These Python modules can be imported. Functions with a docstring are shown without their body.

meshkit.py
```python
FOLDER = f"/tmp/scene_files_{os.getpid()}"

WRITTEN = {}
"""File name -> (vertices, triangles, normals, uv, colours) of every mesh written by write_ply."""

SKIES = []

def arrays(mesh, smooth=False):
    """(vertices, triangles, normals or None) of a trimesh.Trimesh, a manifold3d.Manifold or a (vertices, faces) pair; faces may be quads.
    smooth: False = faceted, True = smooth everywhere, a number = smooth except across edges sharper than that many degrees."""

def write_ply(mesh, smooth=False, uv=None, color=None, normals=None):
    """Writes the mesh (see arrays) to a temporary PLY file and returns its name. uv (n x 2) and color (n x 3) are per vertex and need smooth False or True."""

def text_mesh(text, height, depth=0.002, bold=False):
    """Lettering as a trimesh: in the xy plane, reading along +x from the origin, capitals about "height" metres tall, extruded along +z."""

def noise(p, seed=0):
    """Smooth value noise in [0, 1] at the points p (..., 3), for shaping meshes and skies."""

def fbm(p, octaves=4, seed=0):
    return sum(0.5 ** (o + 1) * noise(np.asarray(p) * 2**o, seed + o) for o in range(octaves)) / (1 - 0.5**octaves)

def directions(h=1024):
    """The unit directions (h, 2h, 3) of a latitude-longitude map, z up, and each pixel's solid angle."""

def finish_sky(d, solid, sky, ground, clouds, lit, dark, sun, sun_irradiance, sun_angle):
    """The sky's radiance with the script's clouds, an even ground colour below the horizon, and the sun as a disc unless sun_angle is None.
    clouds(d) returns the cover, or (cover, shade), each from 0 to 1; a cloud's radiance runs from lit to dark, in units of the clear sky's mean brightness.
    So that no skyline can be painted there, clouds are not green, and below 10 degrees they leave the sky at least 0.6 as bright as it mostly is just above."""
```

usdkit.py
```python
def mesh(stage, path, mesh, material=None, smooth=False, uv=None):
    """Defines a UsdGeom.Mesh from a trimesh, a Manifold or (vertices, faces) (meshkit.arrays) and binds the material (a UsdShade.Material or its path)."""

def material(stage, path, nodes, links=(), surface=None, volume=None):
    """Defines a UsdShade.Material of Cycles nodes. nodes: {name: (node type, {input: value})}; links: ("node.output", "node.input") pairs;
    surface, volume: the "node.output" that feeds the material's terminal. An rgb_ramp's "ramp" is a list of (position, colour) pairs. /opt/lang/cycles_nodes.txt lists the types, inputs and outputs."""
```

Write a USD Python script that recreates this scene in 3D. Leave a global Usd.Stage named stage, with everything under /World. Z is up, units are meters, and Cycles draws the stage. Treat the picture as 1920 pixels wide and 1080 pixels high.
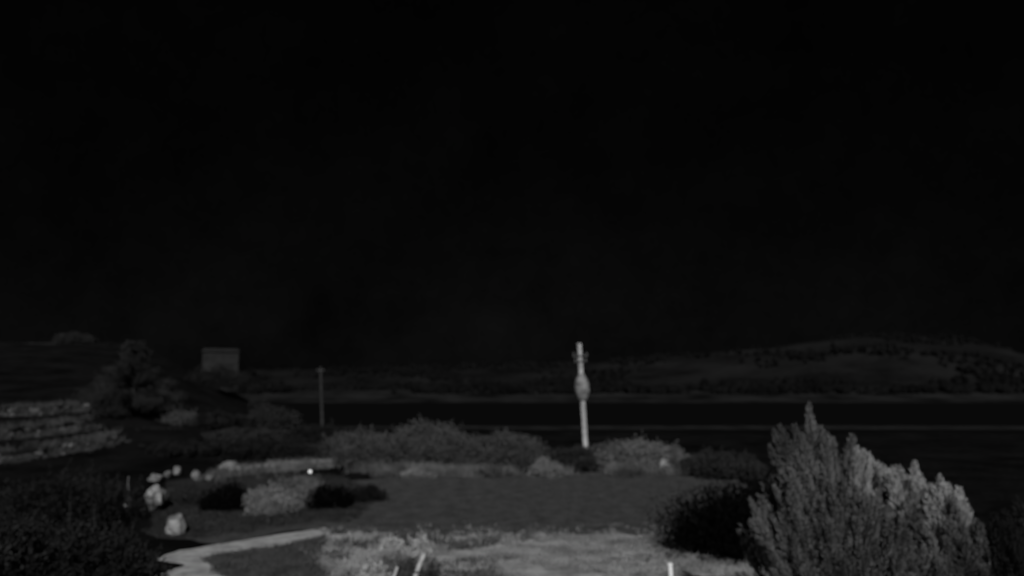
import math
import numpy as np
import trimesh
import usdkit
import meshkit
from pxr import Usd, UsdGeom, UsdLux, UsdShade, Gf, Sdf, Vt

stage = Usd.Stage.CreateInMemory()
UsdGeom.SetStageUpAxis(stage, UsdGeom.Tokens.z)
UsdGeom.SetStageMetersPerUnit(stage, 1.0)
UsdGeom.Xform.Define(stage, '/World')
UsdGeom.Scope.Define(stage, '/World/Looks')

# ------------------------------------------------------------------ camera, sky, moonlight, exposure
EYE = np.array([0.0, 0.0, 4.0])
FPX = 1500.0                                   # focal length in pixels of the 1920 wide photograph
PITCH = math.atan(190.0 / FPX)                 # horizon at y = 730
cam = UsdGeom.Camera.Define(stage, '/World/camera')
cam.CreateHorizontalApertureAttr(36.0)
cam.CreateVerticalApertureAttr(20.25)
cam.CreateFocalLengthAttr(36.0 * FPX / 1920.0)
cam.CreateClippingRangeAttr(Gf.Vec2f(0.1, 20000.0))
cam.CreateFStopAttr(1.45)
cam.CreateFocusDistanceAttr(3.2)               # the night camera is focused too near: everything is slightly soft
cam.CreateExposureAttr(0.0)
cam.AddTranslateOp().Set(Gf.Vec3d(*map(float, EYE)))
cam.AddRotateXOp().Set(90.0 + math.degrees(PITCH))

SUN_DIR = np.array([0.10, -1.00, 0.0])
SUN_ELEV = math.radians(30.0)
SUN_DIR = SUN_DIR / np.linalg.norm(SUN_DIR) * math.cos(SUN_ELEV)
SUN_DIR[2] = math.sin(SUN_ELEV)
sky_mat = usdkit.material(stage, '/World/Looks/night_sky', {
    'sky': ('sky_texture', {'sky_type': 'single_scattering', 'sun_disc': False, 'sun_elevation': SUN_ELEV,
                            'sun_rotation': math.atan2(SUN_DIR[0], SUN_DIR[1])}),
    'bw': ('rgb_to_bw', {}),
    'tc': ('texture_coordinate', {}),
    'cloud': ('noise_texture', {'scale': 5.0, 'detail': 12.0, 'roughness': 0.78}),
    'veil': ('map_range', {'from_min': 0.3, 'from_max': 0.7, 'to_min': 0.45, 'to_max': 1.55}),
    'mul': ('mix_color', {'blend_type': 'multiply', 'fac': 1.0, 'use_clamp': False}),
    'bg': ('background_shader', {'strength': 0.0004})},
    [('sky.color', 'bw.color'), ('tc.generated', 'cloud.vector'), ('cloud.fac', 'veil.value'), ('bw.val', 'mul.a'), ('veil.result', 'mul.b'), ('mul.result', 'bg.color')], surface='bg.background')
dome = UsdLux.DomeLight.Define(stage, '/World/sky')
UsdShade.MaterialBindingAPI.Apply(dome.GetPrim()).Bind(sky_mat)
dome.GetPrim().SetCustomDataByKey('kind', 'structure')

moon = UsdLux.DistantLight.Define(stage, '/World/moonlight')
moon.CreateNormalizeAttr(True)
moon.CreateIntensityAttr(0.75)
moon.CreateAngleAttr(0.8)
moon.CreateColorAttr(Gf.Vec3f(1, 1, 1))
zaxis = Gf.Vec3d(*map(float, SUN_DIR))
rot = Gf.Rotation(Gf.Vec3d(0, 0, 1), zaxis)
moon.AddTransformOp().Set(Gf.Matrix4d().SetRotate(rot))

# ------------------------------------------------------------------ helpers
count = {}


def numbered(path):
    k = count.get(path, 0)
    count[path] = k + 1
    return path if k == 0 else '%s_%03d' % (path, k)


def key(p, **kw):
    for k, v in kw.items():
        if v:
            p.SetCustomDataByKey(k, v)


def thing(name, label, category, loc=(0, 0, 0), rz=0.0, group=None):
    x = UsdGeom.Xform.Define(stage, numbered('/World/' + name))
    x.AddTranslateOp().Set(Gf.Vec3d(*map(float, loc)))
    if rz:
        x.AddRotateZOp().Set(math.degrees(rz))
    key(x.GetPrim(), label=label, category=category, group=group)
    return x.GetPrim()


def obj(name, mesh, mat, parent=None, smooth=False, **kw):
    base = str(parent.GetPath()) if parent else '/World'
    p = usdkit.mesh(stage, numbered(base + '/' + name), mesh, M[mat], smooth=smooth).GetPrim()
    key(p, **kw)
    return p


def ray(px, py):
    a, b = (px - 960.0) / FPX, (540.0 - py) / FPX
    d = np.array([a, math.cos(PITCH) - b * math.sin(PITCH), math.sin(PITCH) + b * math.cos(PITCH)])
    return d / d[1]


def at(px, py, dist):
    """the point seen at a pixel of the photograph, dist metres ahead"""
    return EYE + ray(px, py) * dist


def flat(px, py, z=0.0):
    d = ray(px, py)
    return EYE + d * ((z - EYE[2]) / d[2])


def sstep(a, b, x):
    t = np.clip((np.asarray(x, float) - a) / (b - a), 0, 1)
    return t * t * (3 - 2 * t)


def height(X, Y):
    X, Y = np.asarray(X, float), np.asarray(Y, float)
    down = -21.5 * sstep(50, 470, Y) ** 0.8
    w = sstep(0.20, 0.50, -X / np.maximum(Y, 8.0))
    hill = w * (0.112 * np.clip(Y - 42, 0, 135) + 0.02 * np.clip(Y - 177, 0, 200))
    hill = hill - w * 0.0 + (1 - sstep(240, 460, Y)) * 0
    bump = (meshkit.fbm(np.stack([X / 9, Y / 9, 0 * X], -1), 3, 5) - 0.5) * 1.2 * sstep(48, 70, Y)
    return down * (1 - 0.9 * w * (1 - sstep(180, 420, Y))) + hill * (1 - sstep(230, 430, Y)) + bump


def hgt(x, y):
    return float(height(np.array([x]), np.array([y]))[0])


# ------------------------------------------------------------------ materials
M = {}


def surf(name, lo, hi, scale, rough=0.9, detail=6, bump=0.0, bump_scale=None, spec=0.2, coords='position', transl=0.0, per=0.0, a=0.35, b=0.65):
    nodes = {'n': ('noise_texture', {'scale': scale, 'detail': detail, 'roughness': 0.62}),
             'r': ('rgb_ramp', {'ramp': [(a, (lo, lo, lo)), (b, (hi, hi, hi))]}),
             'p': ('principled_bsdf', {'roughness': rough, 'specular_ior_level': spec})}
    links = [('n.fac', 'r.fac')]
    if coords == 'position':
        nodes['g'] = ('geometry', {})
        links.append(('g.position', 'n.vector'))
    else:
        nodes['g'] = ('texture_coordinate', {})
        links.append(('g.object', 'n.vector'))
    col = 'r.color'
    if per:
        nodes['gi'] = ('geometry', {})
        nodes['mr'] = ('map_range', {'from_min': 0.0, 'from_max': 1.0, 'to_min': 1 - per, 'to_max': 1 + per})
        nodes['mm'] = ('mix_color', {'blend_type': 'multiply', 'fac': 1.0, 'use_clamp': False})
        links += [('gi.random_per_island', 'mr.value'), (col, 'mm.a'), ('mr.result', 'mm.b')]
        col = 'mm.result'
    links.append((col, 'p.base_color'))
    if bump:
        nodes['nb'] = ('noise_texture', {'scale': bump_scale or scale * 4, 'detail': 5, 'roughness': 0.65})
        nodes['bp'] = ('bump', {'strength': 1.0, 'distance': bump})
        links += [(nodes['g'][0] == 'geometry' and 'g.position' or 'g.object', 'nb.vector'), ('nb.fac', 'bp.height'), ('bp.normal', 'p.normal')]
    out = 'p.BSDF'
    if transl:
        nodes['t'] = ('translucent_bsdf', {})
        nodes['mx'] = ('mix_closure', {'fac': transl})
        links += [(col, 't.color'), ('p.BSDF', 'mx.closure1'), ('t.BSDF', 'mx.closure2')]
        out = 'mx.closure'
    M[name] = usdkit.material(stage, '/World/Looks/' + name, nodes, links, surface=out)


surf('dry_ground', 0.12, 0.46, 1.1, bump=0.05, bump_scale=9, a=0.36, b=0.62)
surf('lawn', 0.05, 0.09, 1.7, spec=0.05, bump=0.03, bump_scale=22)
surf('meadow', 0.004, 0.012, 0.25, spec=0.0, bump=0.3, bump_scale=1.5)
surf('pale_path', 0.24, 0.52, 2.4, bump=0.04, bump_scale=14)
surf('shore', 0.008, 0.032, 0.06, spec=0.0, bump=0.3, bump_scale=0.5)
surf('far_meadow', 0.006, 0.026, 0.012, spec=0.0, bump=1.0, bump_scale=0.1)
surf('far_hill', 0.006, 0.017, 0.006, spec=0.0, bump=9.0, bump_scale=0.03)
surf('stone', 0.06, 0.17, 5, bump=0.03, bump_scale=16, coords='object')
surf('stone_dark', 0.025, 0.07, 5, bump=0.03, bump_scale=16, coords='object')
surf('far_tree', 0.012, 0.03, 0.01, spec=0.0, per=0.7)
surf('stone_mid', 0.10, 0.24, 5, bump=0.03, bump_scale=16, coords='object')
surf('stone_pale', 0.09, 0.32, 5, bump=0.02, bump_scale=16, coords='object')
surf('house_wall', 0.009, 0.022, 0.8, coords='object')
surf('roof', 0.008, 0.014, 2.0, coords='object')
surf('pole_wood', 0.20, 0.52, 4.0, coords='object', bump=0.004, bump_scale=30)
surf('pole_dim', 0.016, 0.034, 3.0, coords='object')
surf('drum_metal', 0.08, 0.26, 4.0, rough=0.6, coords='object', bump=0.01)
surf('fitting', 0.05, 0.09, 3.0, coords='object')
surf('white_paint', 0.72, 0.82, 6.0, rough=0.5, coords='object')
surf('stake_wood', 0.28, 0.46, 9.0, coords='object', bump=0.004, bump_scale=40)
surf('bark', 0.015, 0.04, 6.0, bump=0.02, bump_scale=20)
surf('leaf_pale', 0.24, 0.46, 1.4, rough=0.7, transl=0.25, per=0.4)
surf('leaf_mid', 0.08, 0.18, 0.9, rough=0.7, transl=0.25, per=0.45)
surf('leaf_feather', 0.13, 0.36, 1.6, rough=0.7, transl=0.3, per=0.4)
surf('leaf_dim', 0.03, 0.07, 0.8, rough=0.7, transl=0.25, per=0.45)
surf('leaf_dark', 0.005, 0.036, 0.9, rough=0.7, transl=0.2, per=0.5)
surf('leaf_black', 0.002, 0.006, 1.6, rough=0.8, transl=0.15, per=0.5, spec=0.05)
surf('leaf_tip_moonlit', 0.42, 0.75, 2.0, rough=0.7, transl=0.3, per=0.35)  # moonlight on the shrub tips, painted in as a paler leaf colour
surf('leaf_white', 0.6, 0.85, 3.0, rough=0.7, transl=0.25, per=0.35)
surf('grass_dry', 0.20, 0.62, 1.0, rough=0.8, transl=0.25, per=0.35)
surf('grass_rank', 0.10, 0.30, 0.7, rough=0.8, transl=0.25, per=0.35)
surf('grass_terrace', 0.05, 0.17, 0.7, rough=0.8, transl=0.25, per=0.35)
surf('grass_side', 0.02, 0.05, 1.0, rough=0.8, transl=0.25, per=0.35)
surf('grass_lawn', 0.065, 0.135, 1.7, rough=0.8, transl=0.25, per=0.35)
surf('soil', 0.02, 0.045, 3.0, bump=0.04, bump_scale=12)
M['water'] = usdkit.material(stage, '/World/Looks/water', {
    'g': ('geometry', {}), 'n': ('noise_texture', {'scale': 0.35, 'detail': 4}),
    'b': ('bump', {'strength': 1.0, 'distance': 1.2}),
    'p': ('principled_bsdf', {'base_color': (0.004, 0.004, 0.004), 'roughness': 0.5, 'specular_ior_level': 0.2, 'ior': 1.33})},
    [('g.position', 'n.vector'), ('n.fac', 'b.height'), ('b.normal', 'p.normal')], surface='p.BSDF')
M['lamp_glow'] = usdkit.material(stage, '/World/Looks/lamp_glow', {'e': ('emission', {'color': (1, 1, 1), 'strength': 1.0})}, [], surface='e.emission')


# ------------------------------------------------------------------ mesh makers
def grid(xs, ys, zf):
    X, Y = np.meshgrid(xs, ys)
    v = np.stack([X.ravel(), Y.ravel(), zf(X.ravel(), Y.ravel())], 1)
    n, m = len(xs), len(ys)
    i = (np.arange(m - 1)[:, None] * n + np.arange(n - 1)[None]).ravel()
    return v, np.stack([i, i + 1, i + n + 1, i + n], 1)


def tube(points, radii, sides=8):
    p, r = np.asarray(points, float), np.asarray(radii, float)
    t = np.gradient(p, axis=0)
    t /= np.linalg.norm(t, axis=1, keepdims=True) + 1e-12
    ref = np.array([0.31, 0.95, 0.05]) if abs(t[0][2]) > 0.5 else np.array([0, 0, 1.0])
    u = np.cross(t, ref)
    u /= np.linalg.norm(u, axis=1, keepdims=True)
    w = np.cross(t, u)
    a = np.linspace(0, 2 * np.pi, sides, endpoint=False)
    ring = p[:, None] + r[:, None, None] * (np.cos(a)[None, :, None] * u[:, None] + np.sin(a)[None, :, None] * w[:, None])
    v = np.vstack([ring.reshape(-1, 3), p[:1], p[-1:]])
    f = []
    n = len(p)
    for i in range(n - 1):
        for j in range(sides):
            a0, a1, b0, b1 = i * sides + j, i * sides + (j + 1) % sides, (i + 1) * sides + j, (i + 1) * sides + (j + 1) % sides
            f += [(a0, a1, b1), (a0, b1, b0)]
    for j in range(sides):
        f += [(n * sides, (j + 1) % sides, j), (n * sides + 1, (n - 1) * sides + j, (n - 1) * sides + (j + 1) % sides)]
    return v, np.array(f)


def join(parts):
    V, F, o = [], [], 0
    for v, f in parts:
        V.append(np.asarray(v, float))
        f = np.asarray(f)
        if f.shape[1] == 4:
            f = np.vstack([f[:, [0, 1, 2]], f[:, [0, 2, 3]]])
        F.append(f + o)
        o += len(v)
    return np.vstack(V), np.vstack(F)


def unit(v):
    return v / (np.linalg.norm(v, axis=-1, keepdims=True) + 1e-12)


def leaf_cards(pos, axis, length, width, rng):
    """leaf-shaped, slightly folded blades"""
    n = len(pos)
    axis = unit(axis)
    side = unit(np.cross(axis, rng.normal(size=(n, 3))))
    nor = np.cross(axis, side)
    L = (np.broadcast_to(length, n) * rng.uniform(0.7, 1.3, n))[:, None]
    W = (np.broadcast_to(width, n) * rng.uniform(0.7, 1.3, n))[:, None]
    v = np.stack([pos, pos + axis * L * 0.45 + side * W * 0.5 + nor * W * 0.2, pos + axis * L, pos + axis * L * 0.45 - side * W * 0.5 + nor * W * 0.2], 1).reshape(-1, 3)
    b = np.arange(n)[:, None] * 4
    f = np.vstack([b + [0, 1, 2], b + [0, 2, 3]])
    return v, f


def lobes(rng, n, rx, ry, h, z0, lobe):
    """centres of the leaf clumps of a bush: spread through an uneven dome"""
    out = []
    while len(out) < n:
        d = unit(rng.normal(size=3))
        d[2] = abs(d[2]) * 1.0 - 0.15
        r = rng.uniform(0.35, 1.0) ** 0.5
        out.append((d[0] * rx * r * (1 - lobe / (2 * rx)), d[1] * ry * r, z0 + max(0.0, (d[2] + 0.15)) / 1.15 * r * (h - z0 - lobe * 0.6)))
    return np.array(out)


def bush(name, label, x, y, width, h, mat, seed, leaf=0.1, shoots=True, depth=None, n_lobes=None, n_leaves=None, group=None, cat='shrub', z=None, spread=0.34):
    rng = np.random.default_rng(seed)
    z = hgt(x, y) if z is None else z
    rx, ry = width / 2, (depth or width) / 2
    t = thing(name, label, cat, (x, y, z - 0.03), group=group)
    nl = n_lobes or int(26 + 10 * width)
    lobe = spread * min(rx, h) + 0.05
    c = lobes(rng, nl, rx, ry, h, 0.12 * h, lobe)
    az = np.arctan2(c[:, 1], c[:, 0])
    ragged = 0.55 + 0.9 * meshkit.fbm(np.column_stack([np.cos(az) * 1.7 + seed, np.sin(az) * 1.7, c[:, 2] * 0.8 / max(h, 0.3)]), 3, seed)
    hi = 0.6 + 0.75 * meshkit.fbm(np.column_stack([c[:, 0] * 1.6 / rx + seed, c[:, 1] * 1.6 / ry, 0 * az]), 3, seed + 1)
    c = c * np.column_stack([ragged, ragged, np.clip(hi, 0.45, 1.06)])
    limbs = []
    for k in range(min(nl, 16)):
        e = c[k]
        s = np.array([rng.normal(0, 0.05 * rx), rng.normal(0, 0.05 * rx), 0])
        mid = s * 0.5 + e * 0.5 + np.array([0, 0, 0.1 * h])
        limbs.append(tube([s, (s + mid) / 2 + [0, 0, 0.06 * h], mid, e], np.array([0.035, 0.028, 0.018, 0.008]) * (0.5 + 0.3 * h), 6))
    obj('stem', join(limbs), 'bark', t, smooth=True)
    n = n_leaves or int(min(26000, 5.5 * (width * h + 0.5 * width * (depth or width)) / (leaf * leaf * 0.55)))
    which = rng.integers(0, nl, n)
    size = rng.uniform(0.45, 1.35, nl)
    d = unit(rng.normal(size=(n, 3)))
    r = rng.uniform(0, 1, n) ** 0.45
    pos = c[which] + d * (r * lobe * size[which])[:, None] * [1, 1, 0.85]
    keep = pos[:, 2] > 0.0
    pos, d = pos[keep], d[keep]
    ax = d * 0.7 + rng.normal(size=pos.shape) * 0.6 + [0, 0, 0.35]
    lens = leaf * 1.35 * rng.uniform(0.6, 1.5, nl)[which[keep]]
    P, A, Q, sh = [pos], [ax], [lens], []
    for k in range(int(10 + 6 * width) if shoots else 3):                    # stray leafy shoots beyond the outline
        a = c[int(rng.integers(0, nl))]
        o = unit(a * [0.6 / rx, 0.6 / ry, 0.5 / h] + [0, 0, 0.55] + rng.normal(0, 0.3, 3))
        ln = rng.uniform(0.25, 0.6) * min(h, 1.8) * 0.75
        m = int(max(8, ln / leaf * 3.2))
        u = rng.uniform(0, 1, m)
        q0 = a + o * lobe * 0.4
        P.append(q0 + o * (u * ln)[:, None] + rng.normal(size=(m, 3)) * leaf * 0.25)
        A.append(o * 0.6 + unit(rng.normal(size=(m, 3))) * 0.8)
        Q.append(np.full(m, leaf * 1.1))
        sh.append(tube([q0 - o * lobe * 0.4, q0 + o * ln], [0.012, 0.004], 4))
    obj('foliage', leaf_cards(np.vstack(P), np.vstack(A), np.concatenate(Q), leaf * 0.7, rng), mat, t)
    obj('shoots', join(sh), 'bark', t, kind='stuff')
    return t


def rock_mesh(rng, sx, sy, sz, sub=2):
    m = trimesh.creation.icosphere(subdivisions=sub, radius=1.0)
    v = np.array(m.vertices)
    s = int(rng.integers(0, 9999))
    k = meshkit.fbm(v * 1.6 + s * 0.37, 3, s)
    v = np.sign(v) * np.abs(v) ** 0.8
    v = v * (0.35 + 1.2 * k)[:, None] * [sx / 2, sy / 2, sz / 2]
    for _ in range(9):                                     # broken flat faces
        n = unit(rng.normal(size=3))
        e = v @ n
        lim = e.max() * rng.uniform(0.62, 0.9)
        v = v - np.maximum(e - lim, 0)[:, None] * n
    v[:, 2] -= v[:, 2].min()
    return v, np.array(m.faces)


def boulder(name, label, px, py, w, h, mat, seed, group=None, z=0.0, dist=None):
    rng = np.random.default_rng(seed)
    p = flat(px, py, z)
    mesh = rock_mesh(rng, w, w * 0.9, h, 3)
    mesh[0][:, 2] -= 0.05 * h
    t = obj(name, (mesh[0] + [p[0], p[1], z], mesh[1]), mat, smooth=50)
    key(t, label=label, category='rock', group=group)


def sheet(name, pix, z, mat, label=None, cat=None, kind='structure', pts=None):
    """a flat patch of ground from its outline"""
    from shapely.geometry import Polygon
    P = np.array(pts) if pts is not None else np.array([flat(a, b, z)[:2] for a, b in pix])
    poly = Polygon(P).buffer(0.25).buffer(-0.25)
    # wavy border
    ring = np.array(poly.segmentize(0.35).exterior.coords)[:-1]
    ring = ring + (np.stack([meshkit.fbm(np.stack([ring[:, 0] * 0.9, ring[:, 1] * 0.9, 0 * ring[:, 0] + s], -1), 3, s) for s in (1, 2)], 1) - 0.5) * 0.55
    poly = Polygon(ring).buffer(0)
    v, f = trimesh.creation.triangulate_polygon(poly, engine='earcut')
    v = np.column_stack([v, np.full(len(v), z)])
    e1, e2 = v[f[:, 1]] - v[f[:, 0]], v[f[:, 2]] - v[f[:, 0]]
    f = np.where((np.cross(e1, e2)[:, 2] < 0)[:, None], f[:, ::-1], f)
    o = obj(name, (v, f), mat)
    key(o, kind=kind, label=label, category=cat)
    return poly


def sample(poly, n, rng):
    from shapely import contains_xy
    x0, y0, x1, y1 = poly.bounds
    out = np.zeros((0, 2))
    while len(out) < n:
        q = rng.uniform((x0, y0), (x1, y1), (n * 2, 2))
        out = np.vstack([out, q[contains_xy(poly, q[:, 0], q[:, 1])]])
    return out[:n]


def tufts(name, label, cat, pts, z, h, mat, seed, blades=7, spread=0.06, width=0.012):
    rng = np.random.default_rng(seed)
    n = len(pts)
    base = np.repeat(np.column_stack([pts, np.full(n, z)]), blades, 0)
    hh = np.repeat(np.broadcast_to(h, n) * rng.uniform(0.5, 1.5, n), blades)
    base[:, :2] += rng.normal(size=(n * blades, 2)) * spread
    ax = np.column_stack([rng.normal(size=(n * blades, 2)) * 0.45, np.ones(n * blades)])
    o = obj(name, leaf_cards(base, ax, hh, width, rng), mat)
    key(o, label=label, category=cat, kind='stuff')


# ------------------------------------------------------------------ the setting: terrain, lake, far shore, hills
ys = np.concatenate([np.linspace(-25, 44, 24), np.linspace(46, 120, 75), np.linspace(123, 300, 60), np.linspace(305, 545, 49)])
xs = np.concatenate([np.linspace(-800, -140, 34), np.linspace(-136, 130, 134), np.linspace(140, 900, 39)])
obj('ground', grid(xs, ys, height), 'meadow', smooth=True, kind='structure')
LAKE = -20.0
obj('lake', grid(np.linspace(-9000, 9000, 19), np.linspace(440, 1600, 12), lambda x, y: 0 * x + LAKE), 'water', kind='structure')


def near_shore_z(x, y):
    return LAKE + 0.35 - 0.012 * np.abs(y - 512 - 6 * np.sin(x / 90.0) - 9 * meshkit.fbm(np.stack([x / 28, 0 * x, 0 * x], -1), 3, 9)) * 1.0


obj('shore', grid(np.linspace(-420, 800, 123), np.linspace(490, 532, 12), near_shore_z), 'shore', smooth=True, kind='structure')


def far_z(x, y):
    n = meshkit.fbm(np.stack([x / 130, y / 130, 0 * x], -1), 3, 3) - 0.5
    wob = 40 * (meshkit.fbm(np.stack([x / 300, 0 * x, 0 * x], -1), 2, 8) - 0.5)
    return LAKE - 2 + 24 * sstep(1425, 1760, y + wob) + 5 * n * sstep(1450, 1600, y)


obj('far_shore', grid(np.linspace(-2600, 2600, 200), np.linspace(1400, 1800, 40), far_z), 'far_meadow', smooth=True, kind='structure')


def hill_z(x, y):
    u = x / y                                                   # bearing
    ridge = np.interp(u, [-1.6, -0.62, -0.4, -0.1, 0.08, 0.2, 0.34, 0.46, 0.55, 0.64, 0.8, 1.6],
                      [150, 120, 70, 50, 74, 118, 150, 186, 176, 120, 90, 120])
    prof = sstep(1720, 2700, y) * (1 - 0.5 * sstep(2900, 4200, y))
    n = meshkit.fbm(np.stack([x / 420, y / 420, 0 * x], -1), 4, 11) - 0.5
    return -2 + (ridge + 90 * n) * prof


obj('hills', grid(np.linspace(-5200, 5200, 260), np.linspace(1720, 4300, 70), hill_z), 'far_hill', smooth=True, kind='structure')

# ------------------------------------------------------------------ garden ground patches
dry = sheet('dry_grass_ground', None, 0.006, 'dry_ground', pts=[
    *[flat(a, b)[:2] for a, b in [(612, 1000), (690, 1004), (780, 1006), (900, 1004), (1030, 1003), (1150, 1000), (1240, 1010), (1300, 1036), (1370, 1052), (1440, 1066)]],
    (5.0, 15.5), (5.5, 9), (-9, 9), (-7.8, 14.5), *[flat(a, b)[:2] for a, b in [(585, 1079), (600, 1030)]]])
lawn = sheet('lawn', [(560, 992), (640, 1001), (780, 1006), (1030, 1003), (1150, 1000), (1240, 1010), (1320, 1036), (1500, 1040), (1440, 950), (1380, 900),
                      (1262, 888), (1100, 886), (900, 888), (760, 893), (640, 905), (500, 886), (380, 900), (330, 945), (318, 1004), (420, 1022)], 0.010, 'lawn')
path = sheet('garden_path', [(292, 1048), (330, 1031), (430, 1017), (520, 1003), (600, 989), (626, 992), (614, 1005), (520, 1023), (440, 1040), (402, 1050),
                             (424, 1078), (444, 1110), (200, 1110), (290, 1078), (345, 1058)], 0.018, 'pale_path')
side = sheet('side_garden', [(330, 1010), (420, 1004), (520, 990), (600, 978), (640, 984), (690, 960), (700, 920), (640, 893), (520, 884), (400, 890), (320, 905), (285, 950), (290, 1010)], 0.016, 'soil')
bed = sheet('planting_bed', [(386, 1046), (450, 1034), (530, 1022), (606, 1008), (602, 1040), (588, 1080), (560, 1110), (450, 1110), (414, 1078)], 0.014, 'lawn')

rng = np.random.default_rng(14)
p = sample(side, 5000, rng)
tufts('side_cover', 'dark low weeds covering the soil of the left garden', 'weeds', p, 0.016, 0.10, 'grass_side', 15, blades=6, width=0.022)
rng = np.random.default_rng(4)
p = sample(lawn, 16000, rng)
tufts('lawn_grass', 'short mown grey grass covering the flat lawn', 'grass', p, 0.010, 0.065, 'grass_lawn', 5, blades=5, width=0.018)
p = sample(dry, 9000, rng)
dens = meshkit.fbm(np.column_stack([p * 0.8, 0 * p[:, 0]]), 3, 21)
p = p[dens > 0.42]
edge = np.column_stack([rng.uniform(-5.2, 5.0, 900), 21.6 + rng.normal(0, 1.0, 900)])
p = np.vstack([p, edge])
tufts('dry_grass', 'pale dry tufted grass in front of the lawn', 'grass', p, 0.006, 0.10, 'grass_dry', 6, blades=7, width=0.018, spread=0.07)
p = sample(dry, 5000, rng)
dens = meshkit.fbm(np.column_stack([p * 0.75, 0 * p[:, 0] + 7]), 3, 29)
p = p[(dens > 0.56) & (p[:, 0] < 0.6)]
tufts('green_weeds', 'patches of darker weeds among the pale dry grass', 'weeds', p, 0.006, 0.13, 'grass_lawn', 26, blades=9, width=0.03, spread=0.09)
p = sample(bed, 2600, rng)
tufts('bed_cover', 'dark low ground cover inside the fork of the garden path', 'ground cover', p, 0.014, 0.09, 'grass_lawn', 7, blades=6, width=0.02)

# ------------------------------------------------------------------ dry stone walls and rocks
def stone_wall(label, pts, h, size, mats, seed, courses, ground=hgt, group=None):
    rng = np.random.default_rng(seed)
    pts = np.array(pts, float)
    seg = np.linalg.norm(np.diff(pts, axis=0), axis=1)
    cum = np.concatenate([[0], np.cumsum(seg)])
    x0, y0 = pts[0]
    t = thing('stone_wall', label, 'stone wall', (x0, y0, ground(x0, y0)), group=group)
    z0 = ground(x0, y0)
    ch = h / courses
    for c in range(courses):
        s = rng.uniform(0, size * 0.6)
        while s < cum[-1]:
            w = size * rng.uniform(0.45, 1.7)
            x = np.interp(s + w / 2, cum, pts[:, 0])
            y = np.interp(s + w / 2, cum, pts[:, 1])
            k = min(np.searchsorted(cum, s, 'right') - 1, len(seg) - 1)
            ang = math.atan2(*(pts[k + 1] - pts[k])[::-1]) + rng.normal(0, 0.12)
            if rng.random() < (0.93, 0.84, 0.6)[c]:
                v, f = rock_mesh(rng, w * 1.12, size * rng.uniform(0.8, 1.1), ch * rng.uniform(0.95, 1.35), 1)
                ca, sa = math.cos(ang), math.sin(ang)
                v = np.column_stack([v[:, 0] * ca - v[:, 1] * sa, v[:, 0] * sa + v[:, 1] * ca, v[:, 2]])
                v += [x - x0 + rng.normal(0, 0.04), y - y0 + rng.normal(0, 0.05), ground(x, y) - z0 + c * ch * 0.92 - 0.05]
                obj('stone', (v, f), mats[int(rng.integers(0, len(mats)))], t, smooth=40)
            s += w
    return t


def trace(pix, dists):
    return [at(a, b, d)[:2] for (a, b), d in zip(pix, dists)]


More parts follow.
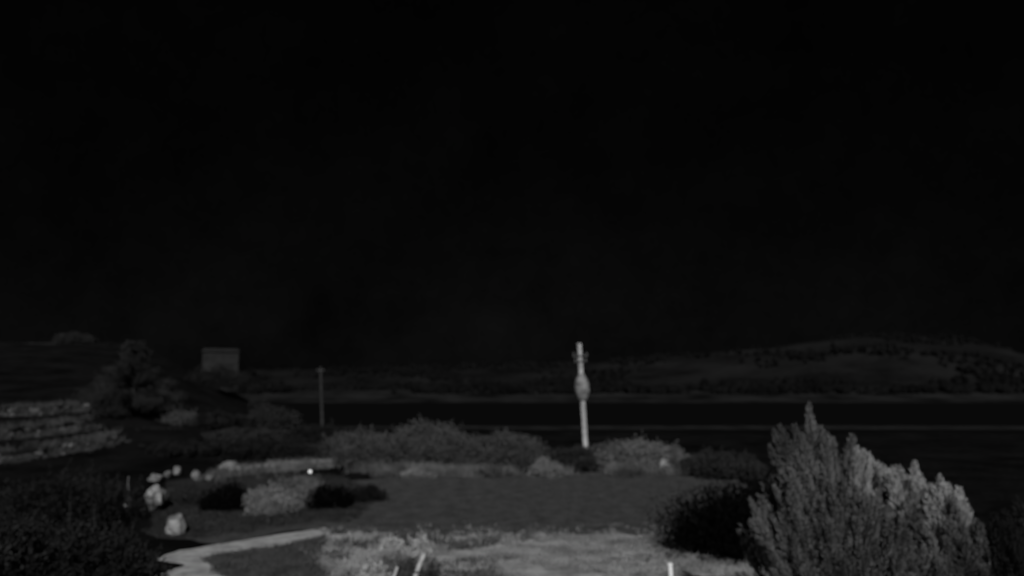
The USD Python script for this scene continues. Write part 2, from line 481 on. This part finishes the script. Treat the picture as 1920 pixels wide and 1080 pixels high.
walls = [([(-60, 868), (40, 850), (100, 843), (175, 828), (215, 822)], [42.5, 43.5, 45, 47, 48.5], 0.6, 0.36, ['stone', 'stone', 'stone_dark'], 31, 3, 'lowest and brightest dry stone terrace wall on the left slope'),
         ([(-60, 826), (40, 812), (100, 804), (175, 792)], [49, 50.5, 52, 54], 0.75, 0.38, ['stone', 'stone_dark'], 32, 3, 'middle dry stone terrace wall on the left slope, beside the pointed tree'),
         ([(-60, 775), (40, 770), (100, 765), (165, 758)], [59.5, 61, 62, 64], 0.7, 0.42, ['stone_dark', 'stone_dark', 'stone'], 33, 2, 'uppermost and faintest dry stone terrace wall on the left slope')]
tp = []
for pix, ds, hh, sz, mats, sd, co, lab in walls:
    tr = np.array(trace(pix, ds))
    stone_wall(lab, tr, hh, sz, mats, sd, co)
    rr = np.random.default_rng(sd + 400)
    u = rr.uniform(0, len(tr) - 1, 170)
    q = np.column_stack([np.interp(u, np.arange(len(tr)), tr[:, k]) for k in (0, 1)])
    for (qx, qy) in q + np.column_stack([rr.normal(0, 0.2, 170), rr.normal(0.1, 0.5, 170)]):
        tp.append((qx, qy, hgt(qx, qy) + (0.85 * hh if rr.random() < 0.4 else 0.0)))
tp = np.array(tp)
tufts('terrace_grass', 'rough grass growing over the terrace walls on the left slope', 'grass', tp[:, :2], tp[:, 2], 0.4, 'grass_terrace', 18, blades=14, spread=0.14, width=0.035)
stone_wall('low rough stone edging curving along the back of the left garden', trace([(425, 880), (470, 872), (520, 866), (570, 862), (640, 860)], [37, 38.5, 40, 41.5, 42.5]), 0.5, 0.42, ['stone_mid', 'stone_mid', 'stone'], 34, 2)

rng = np.random.default_rng(19)
tr = np.array(trace([(410, 880), (470, 872), (520, 866), (570, 862), (640, 860)], [37, 38.5, 40, 41.5, 42.5]))
u = rng.uniform(0, 4, 420)
q = np.column_stack([np.interp(u, range(5), tr[:, k]) for k in (0, 1)]) + np.column_stack([rng.normal(0, 0.3, 420), rng.normal(0.2, 0.9, 420)])
tufts('edging_grass', 'pale tufted grass growing along the stone edging of the left garden', 'grass', q, 0.0, 0.4, 'grass_rank', 20, blades=12, spread=0.14, width=0.03)
boulder('rock', 'large pale upright rock standing by the dark left bushes', 290, 959, 0.62, 1.0, 'stone_pale', 47)
boulder('rock', 'pale rounded rock just above the left end of the garden path', 331, 1004, 0.62, 0.62, 'stone_pale', 48)
boulder('rock', 'tiny pale stone left of the large upright rock', 238, 956, 0.2, 0.36, 'stone_pale', 43)
boulder('rock', 'wide pale rock at the left end of the stone edging', 433, 886, 1.1, 0.55, 'stone_mid', 45)
boulder('rock', 'rounded pale rock at the right end of the bushes behind the lawn', 1243, 885, 0.75, 0.62, 'stone_pale', 46)
for k, (px, py, w, h, lab) in enumerate([(291, 904, 0.62, 0.35, 'flat pale rock above the large upright rock'), (314, 896, 0.4, 0.3, 'small dim rock second from the left in the upper rock row'),
                                         (332, 890, 0.42, 0.4, 'small pale rock in the middle of the upper rock row'), (366, 902, 0.3, 0.55, 'narrow upright pale rock at the right of the upper rock row'),
                                         (392, 904, 0.4, 0.35, 'dim rock between the narrow rock and the stone edging')]):
    boulder('rock', lab, px, py, w, h, 'stone' if k in (1, 4) else 'stone_mid', 50 + k)

# ------------------------------------------------------------------ poles, lamp, posts
def mast():
    p0 = at(1100, 864, 45.0)
    top = at(1086, 645, 45.0)
    g = hgt(p0[0], p0[1])
    t = thing('utility_pole', 'bright pale leaning pole with a swollen drum at mid height behind the lawn', 'utility pole', (p0[0], p0[1], g - 0.3))
    L = top - np.array([p0[0], p0[1], g - 0.3])

    def q(s, dx=0.0, dy=0.0):
        return L * s + [dx, dy, 0]
    ss = np.linspace(0, 1, 9)
    obj('shaft', tube([q(s) for s in ss], 0.155 - 0.02 * ss, 14), 'pole_wood', t, smooth=40)
    hz = L[2]
    prof = [(0.535, 0.15), (0.55, 0.27), (0.585, 0.36), (0.62, 0.42), (0.66, 0.42), (0.70, 0.36), (0.73, 0.26), (0.76, 0.16)]
    drum = obj('drum', tube([q(s) for s, _ in prof], [r for _, r in prof], 20), 'drum_metal', t, smooth=40)
    for s in (0.61, 0.67):
        obj('band', tube([q(s - 0.005), q(s + 0.005)], [0.43, 0.43], 20), 'drum_metal', drum, smooth=40)
    for s, w in ((0.90, 0.42), (0.855, 0.34)):
        c = q(s)
        arm = obj('crossarm', tube([c + [-w, -0.17, -0.02], c + [w, -0.17, 0.02]], [0.045, 0.045], 8), 'fitting', t, smooth=40)
        for sx in (-1, 1):
            b = c + [sx * w * 0.85, -0.17, 0.03]
            obj('insulator', tube([b, b + [0, 0, 0.06], b + [0, 0, 0.10], b + [0, 0, 0.18]], [0.03, 0.07, 0.045, 0.03], 8), 'fitting', arm, smooth=40)
    obj('pole_cap', tube([q(1.0), q(1.006)], [0.15, 0.11], 12), 'pole_wood', t)


mast()


def dim_pole():
    top = at(601, 688, 78.0)
    x, y = at(606, 800, 78.0)[:2]
    g = hgt(x, y)
    t = thing('utility_pole', 'thin faint pole rising from the bushes left of the centre', 'utility pole', (x, y, g - 0.4))
    L = top - np.array([x, y, g - 0.4])
    ss = np.linspace(0, 1, 7)
    obj('shaft', tube([L * s for s in ss], 0.17 - 0.05 * ss, 10), 'pole_dim', t, smooth=40)
    c = L * 0.95
    arm = obj('crossarm', tube([c + [-0.35, -0.15, 0], c + [0.35, -0.15, 0]], [0.05, 0.05], 8), 'fitting', t, smooth=40)
    for sx in (-1, 1):
        b = c + [sx * 0.3, -0.15, 0.04]
        obj('insulator', tube([b, b + [0, 0, 0.12]], [0.05, 0.03], 8), 'fitting', arm, smooth=40)


dim_pole()


def garden_lamp():
    p = flat(581, 896)
    t = thing('garden_lamp', 'small bright garden lamp at the top of the left garden', 'garden lamp', (p[0], p[1], 0))
    obj('post', tube([(0, 0, 0), (0, 0, 0.22)], [0.03, 0.03], 10), 'fitting', t, smooth=40)
    obj('lens', tube([(0, 0, 0.22), (0, 0, 0.24), (0, 0, 0.32), (0, 0, 0.36)], [0.05, 0.075, 0.075, 0.05], 14), 'lamp_glow', t, smooth=40)
    obj('cap', tube([(0, 0, 0.36), (0, 0, 0.375), (0, 0, 0.41)], [0.14, 0.13, 0.03], 14), 'fitting', t, smooth=40)


garden_lamp()


def marker_post():
    p = at(1256, 1055, 15.0)
    t = thing('marker_post', 'white marker post standing at the bottom edge in the pale grass', 'post', (p[0], p[1], 0))
    z = p[2]
    obj('shaft', tube([(0.03, 0, -0.1), (0.02, 0, z * 0.5), (0, 0, z - 0.05)], [0.05, 0.047, 0.045], 14), 'white_paint', t, smooth=40)
    obj('cap', tube([(0, 0, z - 0.05), (0, 0, z - 0.04), (0, 0, z - 0.015), (0, 0, z)], [0.045, 0.054, 0.05, 0.02], 14), 'white_paint', t, smooth=40)


marker_post()


def stake(px, py, dist, bx, by, label, r, seed, mat='stake_wood'):
    rng = np.random.default_rng(seed)
    top = at(px, py, dist)
    bot = at(bx, by, dist - 0.15)
    d = (bot - top)
    foot = top + d * (top[2] + 0.1) / (-d[2])
    t = thing('garden_stake', label, 'stake', (foot[0], foot[1], 0))
    o = np.array([foot[0], foot[1], 0])
    ss = np.linspace(0, 1, 6)
    pts = [(foot + (top - foot) * s - o) + rng.normal(0, 0.008, 3) for s in ss]
    obj('shaft', tube(pts, r * (1.05 - 0.15 * ss), 9), mat, t, smooth=40)
    tie = [pts[3] * 0.6 + pts[4] * 0.4 + np.array([0, 0, -0.02]), pts[3] * 0.6 + pts[4] * 0.4 + np.array([0, 0, 0.02])]
    obj('tie', tube(tie, [r * 1.25, r * 1.25], 9), 'fitting', t, smooth=40)


stake(794, 1040, 16.0, 777, 1080, 'thick pale stake leaning to the right at the bottom of the pale grass', 0.05, 61)
stake(744, 1064, 16.4, 738, 1080, 'short thin pale stake left of the thick leaning stake', 0.035, 62)

stake(241, 893, 26.9, 239, 958, 'thin faint upright stake behind the tiny pale stone on the left', 0.02, 63, 'stone')
# ------------------------------------------------------------------ houses
def house(name, label, px0, px1, py_top, py_eave, dist, depth, mat_wall, mat_roof, rz=0.0, chimney=True):
    a, b = at(px0, py_eave, dist), at(px1, py_eave, dist)
    w = b[0] - a[0]
    x, y = (a[0] + b[0]) / 2, dist + depth / 2
    g = hgt(x, dist) - 1.0
    t = thing(name, label, 'house', (x, y, g), rz)
    he = a[2] - g
    ht = at(px0, py_top, dist)[2] - g
    wall = trimesh.creation.box((w, depth, he))
    wall.apply_translation((0, 0, he / 2))
    obj('wall', wall, mat_wall, t)
    hw, hd = w / 2 + 0.25, depth / 2 + 0.3
    v = np.array([(-hw, -hd, he + 0.01), (hw, -hd, he + 0.01), (hw, hd, he + 0.01), (-hw, hd, he + 0.01), (-hw * 0.9, 0, ht + 0.01), (hw * 0.9, 0, ht + 0.01)])
    f = np.array([(0, 1, 5), (0, 5, 4), (2, 3, 4), (2, 4, 5), (1, 2, 5), (3, 0, 4), (0, 2, 1), (0, 3, 2)])
    r = obj('roof', (v, f), mat_roof, t)
    if chimney:
        c = trimesh.creation.box((0.6, 0.6, 1.3))
        c.apply_translation((w * 0.28, 0.6, ht + 0.25))
        obj('chimney', c, mat_wall, r)
    return t


house('house', 'small dim house with a pale wall on the hillside above the bushes', 372, 436, 652, 660, 138.0, 5.0, 'house_wall', 'house_wall', rz=0.36, chimney=False)
house('house', 'long low faint house at the left edge high on the hillside', -60, 112, 641, 662, 168.0, 9.0, 'roof', 'house_wall', chimney=False)

rng = np.random.default_rng(23)
ico = trimesh.creation.icosphere(subdivisions=0, radius=1.0)
iv, if_ = np.array(ico.vertices), np.array(ico.faces)
n = 9000
yy = 1640 + 1500 * rng.uniform(0, 1, n) ** 1.3
xx = yy * rng.uniform(-0.75, 0.75, n)
dn = meshkit.fbm(np.column_stack([xx / 170, yy / 170, 0 * xx]), 3, 61)
on = dn > 0.47
xx, yy = xx[on], yy[on]
zz = np.where(yy < 1760, far_z(xx, yy), hill_z(xx, yy))
sz = rng.uniform(3.5, 8.5, len(xx))
V = iv[None] * rng.uniform(0.75, 1.25, (len(xx), 12, 1)) * np.stack([sz, sz, sz * 1.25], 1)[:, None] + np.stack([xx, yy, zz + sz * 0.8], 1)[:, None]
F = if_[None] + (np.arange(len(xx)) * 12)[:, None, None]
key(obj('far_forest', (V.reshape(-1, 3), F.reshape(-1, 3)), 'far_tree'), label='dark scattered forest on the hills across the lake', category='forest', kind='stuff')

# ------------------------------------------------------------------ trees and shrubs behind the garden
def conifer(label, x, y, h, w, mat, seed, tip=0.0, leaf=0.12):
    rng = np.random.default_rng(seed)
    z = hgt(x, y)
    t = thing('pointed_tree', label, 'tree', (x, y, z - 0.1))
    obj('trunk', tube([(0, 0, 0), (0.05, 0, h * 0.4), (0, 0.04, h * 0.8), (0, 0, h)], [0.16, 0.12, 0.05, 0.01], 8), 'bark', t, smooth=True)
    parts, limbs = [], []
    for k in range(150):
        s = rng.uniform(0.03, 0.99) ** 0.95
        rad = w / 2 * ((1 - s) ** 0.85 * 0.94 + 0.10) * rng.uniform(0.6, 1.15)
        a = rng.uniform(0, 2 * np.pi)
        b0 = np.array([0, 0, h * s])
        b1 = b0 + [math.cos(a) * rad, math.sin(a) * rad, rad * rng.uniform(-0.15, 0.25)]
        limbs.append(tube([b0, b1], [0.025, 0.006], 4))
        n = int(70 + 110 * rad)
        u = rng.uniform(0.25, 1.02, n)
        pos = b0 + (b1 - b0) * u[:, None] + rng.normal(size=(n, 3)) * 0.10 * (0.6 + rad * 0.35)
        parts.append(leaf_cards(pos, unit(b1 - b0) + rng.normal(size=(n, 3)) * 0.6, leaf * 1.4, leaf * 0.5, rng))
    obj('limbs', join(limbs), 'bark', t)
    obj('crown', join(parts), mat, t)


c = at(254, 640, 62.0)
conifer('tall dark pointed tree right of the stone terrace walls', c[0], c[1], c[2] - hgt(c[0], c[1]), 7.6, 'leaf_dim', 71)


def bush_at(name, label, px, py_top, dist, wpx, mat, seed, leaf=0.1, **kw):
    p = at(px, py_top, dist)
    g = hgt(p[0], dist)
    return bush(name, label, p[0], dist, wpx * dist / FPX, p[2] - g, mat, seed, leaf, z=g, **kw)


bush_at('shrub', 'tallest round bush in the row behind the lawn', 808, 768, 42.5, 165, 'leaf_mid', 81)
bush_at('shrub', 'broad dim bush right of the thin faint pole', 690, 796, 44, 170, 'leaf_mid', 82)
bush_at('shrub', 'wide dark bush left of the bright pole behind the lawn', 945, 806, 43, 190, 'leaf_mid', 83)
bush_at('shrub', 'low bush at the foot of the bright pole', 1075, 836, 42, 120, 'leaf_dim', 84, n_leaves=9000)
bush_at('shrub', 'rounded pale bush right of the bright pole', 1205, 818, 42, 190, 'leaf_feather', 85)
bush_at('shrub', 'low dim bush behind the black shrub right of the lawn', 1345, 846, 38, 170, 'leaf_dim', 86)
bush_at('shrub', 'dim bush with a domed top left of the thin faint pole', 510, 742, 66, 110, 'leaf_dim', 87, leaf=0.13)
bush_at('shrub', 'dark bush between the pointed tree and the domed bush', 405, 772, 62, 140, 'leaf_dark', 88, leaf=0.13)
bush_at('shrub', 'dim broad bush in front of the domed bush', 470, 800, 56, 170, 'leaf_dim', 89, leaf=0.12)
bush_at('shrub', 'dark bush at the foot of the thin faint pole', 600, 792, 54, 150, 'leaf_dark', 90, leaf=0.12)
bush_at('shrub', 'dark bush below the pointed tree', 255, 805, 56, 180, 'leaf_dark', 91, leaf=0.12)
bush_at('shrub', 'dark low bush above the upper rock row', 370, 826, 48, 190, 'leaf_dark', 92)
bush_at('shrub', 'dark low bush behind the stone edging', 530, 822, 47, 200, 'leaf_dark', 93)
bush_at('shrub', 'twiggy bush with pale shoots right of the pointed tree', 342, 764, 60, 66, 'leaf_mid', 94, leaf=0.11, n_leaves=1500, spread=0.22)
bush_at('shrub', 'faint bush on the skyline behind the pointed tree', 140, 622, 172, 70, 'leaf_dim', 95, leaf=0.3, n_leaves=4000)
bush_at('shrub', 'dark bush on the slope just below the small dim house', 405, 676, 120, 140, 'leaf_dark', 96, leaf=0.22, n_leaves=5000)
bush_at('shrub', 'dim bush in the gap between the tallest round bush and the broad dim bush', 748, 806, 44, 120, 'leaf_dim', 97)
bush_at('shrub', 'dim bush in the gap right of the tallest round bush', 876, 812, 44.5, 130, 'leaf_mid', 98)
bush_at('shrub', 'low bush in the gap just right of the bright pole', 1132, 828, 43, 110, 'leaf_mid', 99)
bush_at('shrub', 'leafy dim bush at the right end of the stone edging', 640, 816, 46, 130, 'leaf_dim', 196)
rng = np.random.default_rng(16)
u = rng.uniform(0, 1, 1500)
fx = np.interp(u, [0, 0.25, 0.6, 1], [650, 800, 1000, 1290])
p = np.column_stack([(fx - 960) / FPX * 38.2, 37.4 + rng.uniform(0, 2.4, 1500) + 0.8 * np.sin(fx / 37.0)])
fr = meshkit.fbm(np.column_stack([p * 0.55, 0 * u]), 3, 44)
p = p[fr > 0.515]
tufts('rank_grass', 'ragged pale grass along the back edge of the lawn under the bushes', 'grass', p, 0.0, 0.42, 'grass_rank', 17, blades=9, spread=0.13, width=0.03)
# low pale plants along the back edge of the lawn
for k, (px, py, w, lab) in enumerate([(722, 890, 60, 'low pale plant at the back edge of the lawn, leftmost of three'), (790, 882, 80, 'low pale plant under the tallest round bush'),
                                      (920, 872, 90, 'low dim plant under the wide dark bush at the back of the lawn'), (1025, 860, 76, 'pale plant at the back of the lawn just left of the bright pole'),
                                      (1175, 872, 70, 'low plant under the rounded pale bush')]):
    bush_at('low_plant', lab, px, py - 4, 37.8, w, 'leaf_pale' if k in (1, 3) else 'leaf_mid', 100 + k, leaf=0.07, cat='plant', n_leaves=2600)

# left garden
bush_at('shrub', 'pale rounded bush in the middle of the left garden', 512, 906, 27.0, 100, 'leaf_pale', 111, leaf=0.06)
bush_at('shrub', 'dimmer bush behind the pale rounded bush in the left garden', 560, 884, 28.6, 110, 'leaf_feather', 116, leaf=0.06)
bush_at('shrub', 'dark shrub left of the pale rounded bush in the left garden', 425, 900, 27.5, 100, 'leaf_black', 112, leaf=0.06)
bush_at('shrub', 'dark shrub right of the pale rounded bush below the garden lamp', 622, 898, 27.8, 80, 'leaf_black', 113, leaf=0.06)
bush_at('shrub', 'dark low shrub at the left border of the lawn', 688, 908, 29.5, 80, 'leaf_dark', 114, leaf=0.06)
bush_at('shrub', 'dim leafy shrub right of the large upright rock', 352, 908, 29.0, 100, 'leaf_dim', 115, leaf=0.07)
# dark bushes at the lower left
bush_at('large_shrub', 'big dark shrub filling the lower left corner', 20, 885, 14.0, 330, 'leaf_dark', 121, leaf=0.06, n_leaves=26000)
bush_at('large_shrub', 'big dark shrub between the corner shrub and the garden path', 185, 940, 15.0, 225, 'leaf_dark', 122, leaf=0.06, n_leaves=22000)
bush_at('large_shrub', 'dark shrub behind the big corner shrub under the terrace walls', 130, 868, 24.0, 260, 'leaf_dark', 123, leaf=0.07, n_leaves=20000)
# black shrub right of the lawn
p = at(1400, 893, 20.5)
bush('black_shrub', 'dense black rounded shrub at the right end of the lawn', p[0] - 0.2, 20.2, 4.7, p[2] + 0.1, 'leaf_black', 131, 0.06, shoots=False, depth=3.2, z=0.0, n_leaves=34000, n_lobes=95, spread=0.46)
# tufts in the pale grass
bush_at('pale_tuft', 'pale bushy tuft above the thick leaning stake', 789, 990, 19.6, 42, 'leaf_white', 141, leaf=0.05, cat='plant', n_leaves=1500)
bush_at('pale_tuft', 'low pale tuft at the lawn edge left of the bushy tuft', 733, 1000, 20.3, 50, 'leaf_white', 142, leaf=0.05, cat='plant', n_leaves=1200)
bush_at('pale_tuft', 'pale tuft at the bottom left of the short thin stake', 700, 1045, 17.0, 50, 'leaf_white', 143, leaf=0.05, cat='plant', n_leaves=1200)
bush_at('dark_tuft', 'dark leafy clump right beside the thick leaning stake', 806, 1045, 16.2, 30, 'leaf_mid', 144, leaf=0.05, cat='plant', n_leaves=1200)
bush_at('dark_tuft', 'dark leafy clump between the two stakes', 762, 1036, 17.2, 40, 'leaf_mid', 145, leaf=0.05, cat='plant', n_leaves=1400)

# ------------------------------------------------------------------ the feathery shrub at the right
def feathery(label, x, y, top, rx, ry, n, mat, seed, tips=(), tip_from=99.0):
    """upright plumes fanning out of a dome; top = [(x, z)...] of the crest; tips = single taller shoots"""
    rng = np.random.default_rng(seed)
    t = thing('feathery_shrub', label, 'shrub', (x, y, -0.03))
    cx, cz = zip(*top)
    shoots = []
    for k in range(n):
        dy = rng.uniform(-1, 0.8)
        X = rng.uniform(min(cx), max(cx))
        zt = np.interp(X, cx, cz)
        edge = max(0.0, 1 - dy * dy) ** 0.5
        z = zt * (0.25 + 0.75 * edge) * rng.uniform(0.8, 1.0) if rng.random() < 0.6 else zt * edge * rng.uniform(0.15, 0.95)
        tip = np.array([X - x, dy * ry, max(0.15, z)])
        shoots.append((tip, rng.uniform(0.5, 1.1), rng.uniform(0.75, 1.5) if rng.random() < 0.8 else 0.5))
    for (X, z, dy, ln) in tips:
        shoots.append((np.array([X - x, dy, z]), ln * 1.15, 1.45))
    P, A, Ls, W, stems = [], [], [], [], []
    for si, (tip, ln, fat) in enumerate(shoots):
        k_tip = si >= n
        out = unit(np.array([tip[0] * 0.55, tip[1] * 0.55, 0.9 + 0.35 * tip[2]]) + rng.normal(0, 0.16, 3))
        base = tip - out * ln - np.array([tip[0], tip[1], 0]) * 0.10
        pale = k_tip and tip[0] + x > tip_from  # right-hand tips get the leaf colour with moonlight painted in
        m = int(300 * ln * fat)
        u = rng.uniform(0, 1, m) ** 0.8
        bend = np.array([0, 0, 0.10 * ln])
        axis_p = base + (tip - base) * u[:, None] - bend * (u * (1 - u))[:, None] * 4 * 0.5
        rad = (0.10 * (1 - u) ** 0.7 + 0.012) * fat
        d = unit(rng.normal(size=(m, 3)))
        P.append(axis_p + d * (rad * rng.uniform(0.1, 0.8, m))[:, None])
        A.append(out * 1.0 + d * 0.6)
        Ls.append(0.045 + rad * 0.55)
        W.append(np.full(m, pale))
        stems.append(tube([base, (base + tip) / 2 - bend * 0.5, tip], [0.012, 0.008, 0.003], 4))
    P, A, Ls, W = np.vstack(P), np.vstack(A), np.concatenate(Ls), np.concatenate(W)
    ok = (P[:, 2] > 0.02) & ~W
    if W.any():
        obj('shoots', leaf_cards(P[W], A[W], Ls[W], 0.014, rng), 'leaf_tip_moonlit', t, label='upright shoots along the top right edge, moonlight painted into their pale colour')
    obj('foliage', leaf_cards(P[ok], A[ok], Ls[ok], 0.013, rng), mat, t)
    obj('twigs', join(stems), 'bark', t, kind='stuff')
    limbs = []
    for k in range(14):
        tip = shoots[int(rng.integers(0, len(shoots)))][0] * [0.7, 0.7, 0.75]
        s = np.array([rng.normal(0, 0.15), rng.normal(0, 0.15), 0])
        limbs.append(tube([s, s * 0.6 + tip * 0.4 + [0, 0, 0.15], tip], [0.05, 0.032, 0.012], 6))
    obj('stem', join(limbs), 'bark', t, smooth=True)


def xz(px, py, d=12.0):
    q = at(px, py, d)
    return q[0], q[2]


main_top = [xz(1404, 960), xz(1425, 905), xz(1452, 884), xz(1490, 868), xz(1520, 842), xz(1560, 850), xz(1600, 860), xz(1640, 880), xz(1680, 905), xz(1730, 960), xz(1760, 1040)]
tips = []
for px, py, dy, ln in [(1517, 757, 0.0, 0.75), (1519, 775, 0.1, 0.6), (1452, 806, -0.1, 0.7), (1463, 796, -0.1, 0.7), (1489, 794, 0.2, 0.75), (1504, 812, -0.1, 0.6), (1538, 798, 0.1, 0.6),
                       (1548, 806, -0.2, 0.6), (1560, 818, 0.2, 0.55), (1598, 814, 0.0, 0.5), (1606, 836, 0.2, 0.6), (1618, 842, 0, 0.6), (1628, 848, -0.2, 0.6), (1634, 856, 0.1, 0.6),
                       (1443, 832, 0.0, 0.7), (1612, 846, 0.3, 0.6), (1624, 858, 0.15, 0.6), (1590, 846, 0.2, 0.5)]:
    a, b = xz(px, py, 12.0 + dy)
    tips.append((a, b, dy, ln))
rt = np.random.default_rng(77)
for k in range(16):
    px = rt.uniform(1606, 1662)
    a, b = xz(px, np.interp(px, [1606, 1635, 1662], [842, 852, 880]) + rt.uniform(0, 26), 11.9)
    tips.append((a, b, -0.1, 0.5))
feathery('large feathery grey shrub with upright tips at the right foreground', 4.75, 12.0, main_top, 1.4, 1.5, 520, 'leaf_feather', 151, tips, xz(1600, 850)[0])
top2 = [xz(1640, 960, 11.6), xz(1665, 890, 11.6), xz(1695, 880, 11.6), xz(1717, 885, 11.6), xz(1738, 925, 11.6), xz(1750, 990, 11.6)]
tips2 = [(*xz(px, py, 11.5), -0.1, 0.5) for px, py in [(1666, 884), (1679, 886), (1696, 892), (1704, 896), (1710, 888), (1722, 896), (1726, 915)]] + [(*xz(px, py, 11.6 + dy), dy, ln) for px, py, dy, ln in [(1660, 872, 0, 0.5), (1672, 874, 0.1, 0.5), (1684, 872, 0.2, 0.5), (1690, 882, -.1, 0.5), (1714, 864, 0, 0.55), (1718, 878, 0.1, 0.5), (1730, 900, 0, 0.5)]]
feathery('narrow feathery shrub with tips painted moonlit pale in the middle of the right foreground group', 5.85, 11.6, top2, 0.6, 0.8, 190, 'leaf_feather', 152, tips2, 0.0)
top3 = [xz(1712, 1000, 11.2), xz(1730, 935, 11.2), xz(1760, 905, 11.2), xz(1795, 915, 11.2), xz(1815, 950, 11.2), xz(1832, 1000, 11.2)]
tips3 = [(*xz(px, py, 11.1), -0.1, 0.45) for px, py in [(1736, 926), (1752, 912), (1768, 908), (1784, 914), (1790, 922), (1812, 944)]] + [(*xz(px, py, 11.2 + dy), dy, ln) for px, py, dy, ln in [(1761, 890, 0, 0.5), (1745, 906, 0.1, 0.5), (1776, 904, 0.1, 0.5), (1797, 912, 0, 0.5), (1806, 930, -.1, 0.5)]]
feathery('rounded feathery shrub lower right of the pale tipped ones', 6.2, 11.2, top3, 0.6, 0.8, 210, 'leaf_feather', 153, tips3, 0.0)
top4 = [xz(1800, 1040, 10.8), xz(1840, 985, 10.8), xz(1880, 975, 10.8), xz(1930, 985, 10.8), xz(1990, 1000, 10.8)]
tips4 = [(*xz(px, py, 10.8 + dy), dy, ln) for px, py, dy, ln in [(1862, 962, 0, 0.4), (1884, 956, 0.1, 0.4), (1905, 930, 0.5, 0.4), (1835, 972, 0.1, 0.4)]]
feathery('dim low feathery shrub at the right edge', 6.9, 10.8, top4, 0.8, 0.9, 200, 'leaf_dark', 154, tips4)
